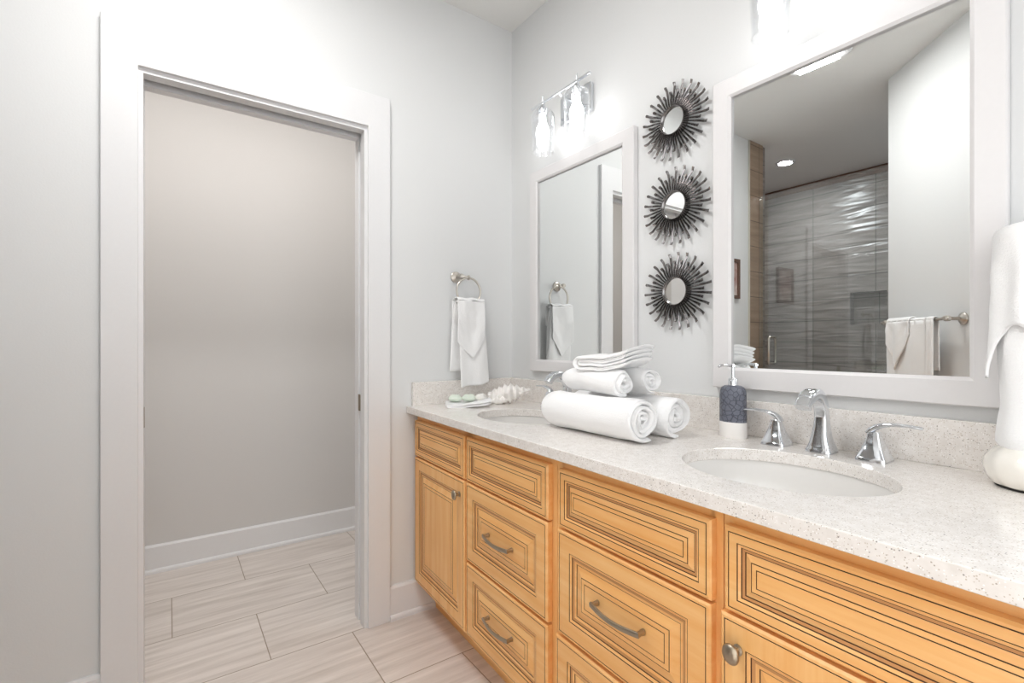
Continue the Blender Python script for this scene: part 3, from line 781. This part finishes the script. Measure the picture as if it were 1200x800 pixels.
# ------------------------------------------------------------------ conch shell
def conch():
    mb = MB(); R = []
    pr = [(-.090, .004), (-.086, .014), (-.070, .024), (-.045, .030), (-.015, .036), (.005, .038), (.030, .032), (.055, .022), (.080, .012), (.100, .005), (.108, .0008)]
    def rad(x):
        for (a, ra), (b, rb) in zip(pr, pr[1:]):
            if x <= b: t = (x-a)/(b-a); return lerp(ra, rb, t)
        return pr[-1][1]
    n = 110; kn = 64
    for i in range(n+1):
        x = -.090+.198*i/n; r0 = rad(x); ring = []
        for j in range(kn):
            q = 2*PI*j/kn
            ph = (x+.09)/.026+q/(2*PI)
            rg = (1-abs((ph % 1)*2-1))
            kb = max(0, math.cos(q*5+int(ph)*1.3))
            rr = r0*(.86+.22*rg)+(.0075*kb*rg**1.5+.002*nz(x*120, math.cos(q)*3, math.sin(q)*3))*min(1, r0/.018)
            ring.append((x, rr*math.cos(q)*1.05, rr*math.sin(q)*.95))
        R.append(ring)
    mb.rings(R, 'shell')
    # flared lip resting on the counter
    Rr = []
    for j in range(20):
        t = j/19; x = .010-.098*t; w_ = .016*math.sin(PI*(.08+.86*t))+.003
        Rr.append([(x, -.020+w_*1.3*math.cos(q)+.004*math.sin(t*19), -.018+w_*.9*math.sin(q)+.003*math.sin(t*25)) for q in [2*PI*k/24 for k in range(24)]])
    mb.rings(Rr, 'shell')
    tilt = math.radians(-9); ct_, st_ = math.cos(tilt), math.sin(tilt)
    mb.v = [(x*ct_+z*st_, y, -x*st_+z*ct_) for (x, y, z) in mb.v]
    zc = min(v[2] for v in mb.v)
    mb.v = [(x*1.04, y*1.12, 1.15*max(0, z-zc-.006)) for (x, y, z) in mb.v]
    return mb.build('conch_shell', smooth=60, loc=(.182, -.155, ZC), rot=(0, 0, math.radians(54)))
tag(conch(), 'white spiky conch shell ornament on the counter in the room corner', 'seashell')

# ------------------------------------------------------------------ soap dispenser
r = empty('soap_dispenser', (1.245, -.078, ZC), 0, 'slate-blue and white soap dispenser with chrome pump', 'soap dispenser')
SX, SY = 1.0, .72
mb = MB(); mb.lathe([(.001, 0), (.039, 0), (.0405, .003), (.0405, .044), (.0400, .046)], 'disp_base', n=40, sx=SX, sy=SY, cap=(True, True)); mb.build('base', r, smooth=50)
mb = MB(); mb.lathe([(.0400, .046), (.0395, .046), (.0392, .120), (.0380, .136), (.0330, .147), (.0250, .152), (.014, .1535), (.001, .1535)], 'disp', n=40, sx=SX, sy=SY, mod=lambda t, z: 1+.012*math.sin(7*t+z*130)); mb.build('bottle', r, smooth=60)
mb = MB(); mb.lathe([(.013, .1515), (.013, .172), (.011, .174), (.0055, .175), (.0050, .205), (.008, .207), (.008, .213), (.004, .216), (.001, .216)], 'chrome', n=24)
mb.tube([(0, 0, .210), (-.020, -.006, .212), (-.034, -.010, .210), (-.039, -.012, .205)], [.005, .0042, .0036, .003], 'chrome', n=12); mb.build('pump', r, smooth=45)

# ------------------------------------------------------------------ towel ring
def cloth_grid(mb, fn, nu, nv, m='towel'):
    b = len(mb.v)
    for j in range(nv+1):
        for i in range(nu+1): mb.v.append(tuple(fn(i/nu, j/nv)))
    for j in range(nv):
        for i in range(nu):
            a = b+j*(nu+1)+i; mb.face([a, a+1, a+nu+2, a+nu+1], m)
RX, RY, RZ = .062, -.293, 1.451
r = empty('towel_ring', (0, RY, RZ), 0, 'brushed nickel towel ring on the wall right of the doorway', 'towel ring')
mb = MB(); mb.lathe([(.027, .001), (.027, .006), (.024, .009), (.018, .010), (.015, .013), (.009, .016), (.008, .045), (.011, .048), (.012, .058), (.009, .066), (.001, .067)], 'nickel', n=28, c=(0, -.036, .070), axis='x'); mb.build('mount', r, smooth=40)
mb = MB(); mb.tube([(.055, -.036, .070), (.060, -.018, .068), (.062, -.004, .066)], .006, 'nickel'); mb.torus((RX, 0, .065), .0085, .004, 'nickel', axis='y', n=20); mb.build('post', r, smooth=True)
mb = MB(); mb.torus((RX, 0, 0), .064, .0052, 'nickel', axis='x'); mb.build('ring', r, smooth=True)
ZR = RZ-.064
mb = MB()
def back(u, v):
    y = lerp(-.362, -.235, u); z = lerp(ZR+.006, 1.075, v)
    y -= .018*v*(1-u); return (RX-.012-.020*min(1, v*3)+.004*math.sin(u*9+v*2)-.0*v, y, z)
def front(u, v):
    top = (lerp(-.362, -.225, u), ZR+.006)
    bot = (lerp(-.348, -.190, u), lerp(1.000, 1.020, u)+.004*math.sin(u*7))
    y = lerp(top[0], bot[0], v); z = lerp(top[1], bot[1], v)
    return (RX+.010+.010*min(1, v*4)+.005*math.sin(u*8+1+v)+.004*nz(u*4, v*5, 2), y, z)
def over(u, v):
    a = PI*v; y = lerp(-.362, -.232, u)
    return (RX-.001-.011*math.cos(a), y, ZR+.006+.011*math.sin(a)-.003*math.sin(u*PI)+.002*math.sin(u*14))
cloth_grid(mb, back, 14, 20); cloth_grid(mb, front, 14, 26); cloth_grid(mb, over, 14, 6)
tag(mb.build('hand_towel', smooth=180, solid=.006, subsurf=1, fixn=True), 'white hand towel hanging from the nickel ring beside the doorway', 'towel')
mb = MB()
def flap(u, v):
    y = lerp(-.368, -.222, u); zb = lerp(1.215, 1.135, 1-abs(u*2-1.12)/1.12) if u < .56 else lerp(1.135, 1.235, (u-.56)/.44)
    z = lerp(ZR+.018, zb, v)
    return (RX+.030+.004*math.sin(u*6+v*3)+.003*nz(u*5, v*6, 7), y+.004*v*(u-.5), z)
def flapover(u, v):
    a = PI*v; y = lerp(-.368, -.222, u)
    return (RX+.003-.027*math.cos(a), y, ZR+.018+.014*math.sin(a)+.002*math.sin(u*13))
cloth_grid(mb, flap, 16, 22); cloth_grid(mb, flapover, 16, 8)
def flapback(u, v): return (RX-.024-.002*v, lerp(-.368, -.222, u), lerp(ZR+.018, 1.30, v))
cloth_grid(mb, flapback, 16, 8)
tag(mb.build('washcloth', smooth=180, solid=.004, subsurf=1), 'white washcloth folded to a point over the hand towel on the ring', 'towel')

# ------------------------------------------------------------------ vase with standing towel (right edge)
VX, VY = 1.872, -.104
r = empty('pearl_vase', (VX, VY, ZC), 0, 'pearly white swirl-ribbed ceramic holder at the right edge of the counter', 'vase')
mb = MB(); R = []
vp = [(.060, .003), (.070, .008), (.078, .022), (.081, .038), (.078, .054), (.068, .068), (.058, .076), (.053, .078), (.050, .070), (.050, .02), (.02, .015)]
for (q, z) in vp:
    ring = []
    for i in range(96):
        t = 2*PI*i/96; k = 1+.022*(abs(math.sin(t*7+z*38))*2-1)*(.75 if q > .055 and z < .077 else 0)
        ring.append((q*k*math.cos(t), q*k*math.sin(t), z))
    R.append(ring)
mb.rings(R, 'pearl'); mb.build('body', r, smooth=70)
mb = MB(); mb.lathe([(.001, 0), (.062, 0), (.064, .002), (.063, .004), (.001, .004)], 'black', n=48); mb.build('foot', r)
mb = MB(); R = []
prf = [(.040, .018), (.046, .06), (.062, .085), (.062, .10), (.059, .13), (.055, .155), (.056, .20), (.057, .28), (.058, .36), (.058, .42), (.056, .45), (.050, .468), (.036, .476), (.015, .479)]
for q, z in prf:
    R.append([((q+.003*nz(math.cos(t)*2, math.sin(t)*2, z*9)+(.0025*math.cos(t*9+z*8) if z > .08 else 0))*math.cos(t), (q+.003*nz(math.cos(t)*2, math.sin(t)*2, z*9))*math.sin(t), z) for t in [2*PI*i/48 for i in range(48)]])
mb.rings(R, 'towel')
tag(mb.build('standing_towel', smooth=80, loc=(VX, VY, ZC)), 'white hand towel rolled upright in the pearly ceramic holder', 'towel')
mb = MB()
def drape(u, v):
    s_ = .50; p, q = (u-.5)*s_, (v-.5)*s_
    ang0 = math.radians(203-45)
    c_, d_ = math.cos(ang0), math.sin(ang0); x, y = p*c_-q*d_, p*d_+q*c_
    rho = math.hypot(x, y); t = math.atan2(y, x); Rt = .060
    zt = .493
    if rho < Rt-.015: return (x, y, zt+.010*math.cos(rho/Rt*1.2))
    if rho < Rt+.015:
        a = (rho-(Rt-.015))/.03*PI/2
        rr = Rt-.015+.019*math.sin(a); return (rr*math.cos(t), rr*math.sin(t), zt+.0065-.019*(1-math.cos(a)))
    dz = rho-Rt-.015
    rr = Rt+.004+.0035*math.cos(t*7)*min(1, dz*12)+.008*min(1, dz/.25)**2+.002*nz(t*3, dz*20, 1)
    return (rr*math.cos(t), rr*math.sin(t), zt-.0125-dz*.98)
cloth_grid(mb, drape, 60, 60)
tag(mb.build('washcloth', smooth=180, solid=.005, loc=(VX, VY, ZC)), 'white washcloth draped over the upright rolled towel at the right edge', 'towel')

# ------------------------------------------------------------------ shower door
r = empty('shower_door', (0, -2.45, .1), 0, 'clear glass shower door reflected in the larger mirror', 'shower door')
mb = MB(); mb.box(.020, -.005, .012, .935, .005, 2.285, 'shower_glass'); mb.build('glass_panel', r)
mb = MB()
for s in (-1, 1):
    mb.tube([(.115, 0, .955), (.115, s*.040, .955), (.115, s*.052, .967), (.115, s*.052, 1.043+.105-.0), (.115, s*.040, 1.160), (.115, 0, 1.160)], .008, 'nickel', n=12)
mb.build('handle', r, smooth=50)
for z in (2.08, 1.255, .35):
    mb = MB(); mb.box(.872, -.014, z-.045, .940, .014, z+.045, 'hinge'); mb.box(.940, -.02, z-.045, .958, .02, z+.045, 'hinge'); mb.build('hinge', r, bevel=.002)

# ------------------------------------------------------------------ towel bar on the angled wall (seen in the mirror)
def W(s, n, z): return (P1.x+DA.x*s-DA.y*n, P1.y+DA.y*s+DA.x*n, z)
base = W(.105, 0, 1.33); ang = math.atan2(DA.y, DA.x)
r = empty('towel_bar', (base[0], base[1], 1.33), ang, 'brushed nickel towel bar on the angled wall, seen in the larger mirror', 'towel bar')
LB = .475
mb = MB(); mb.tube([(-.035, .075, 0), (LB+.02, .075, 0)], .0085, 'nickel', n=16); mb.build('bar', r, smooth=50)
for xx in (0, LB):
    mb = MB(); mb.lathe([(.030, .001), (.030, .006), (.026, .010), (.020, .012), (.016, .016), (.009, .020), (.0085, .058), (.013, .063), (.014, .080), (.011, .088), (.001, .09)], 'nickel', n=28, c=(xx, 0, 0), axis='y')
    mb.build('post', r, smooth=45)
def bar_cloth(name, u0, u1, zf, zbk, off, label, point=False, seed=0):
    mb = MB(); rr = .012+off
    def f(u, v):
        x = lerp(u0, u1, u); zz = zf
        if point: zz = zf+.34*abs(u-.42)
        z = lerp(0, zz, v); return (x+.004*v*math.sin(u*5+seed), .075+rr+.005*math.sin(u*11+seed)*min(1, v*4)+.003*nz(u*4, v*4, seed), z)
    def o(u, v):
        a = PI*v; x = lerp(u0, u1, u); return (x, .075-rr*math.cos(a), rr*math.sin(a)*.95)
    def b(u, v):
        x = lerp(u0, u1, u); return (x, .075-rr-.004*v+.004*math.sin(u*9+seed)*min(1, v*4), lerp(0, zbk, v))
    cloth_grid(mb, f, 24, 18); cloth_grid(mb, o, 24, 6); cloth_grid(mb, b, 24, 12)
    return tag(mb.build(name, smooth=180, solid=.006, loc=(base[0], base[1], 1.33), rot=(0, 0, ang)), label, 'towel')
bar_cloth('bath_towel', .035, .345, -.48, -.40, .0, 'white bath towel hung on the towel bar, seen in the larger mirror')
bar_cloth('washcloth', .045, .235, -.27, -.12, .010, 'white washcloth with a pointed corner layered on the bar towel in the mirror', point=True, seed=2)
bar_cloth('hand_towel', .355, .405, -.30, -.26, .002, 'narrow white hand towel at the right of the bath towel on the bar', seed=5)

# ------------------------------------------------------------------ picture
r = empty('framed_picture', (0, -2.02, 1.553), 0, 'small brown framed picture beside the shower tile, seen at the mirror edge', 'picture')
mb = MB()
def rc(y0, z0, y1, z1, x): return [(x, y0, z0), (x, y1, z0), (x, y1, z1), (x, y0, z1)]
mb.rings([rc(-.135, 0, .135, .30, .002), rc(-.135, 0, .135, .30, .022), rc(-.111, .024, .111, .276, .020), rc(-.111, .024, .111, .276, .010)], 'frame_brown', cap=(False, False)); mb.build('frame', r)
mb = MB(); mb.box(.004, -.112, .023, .010, .112, .277, 'art'); mb.build('artwork', r)
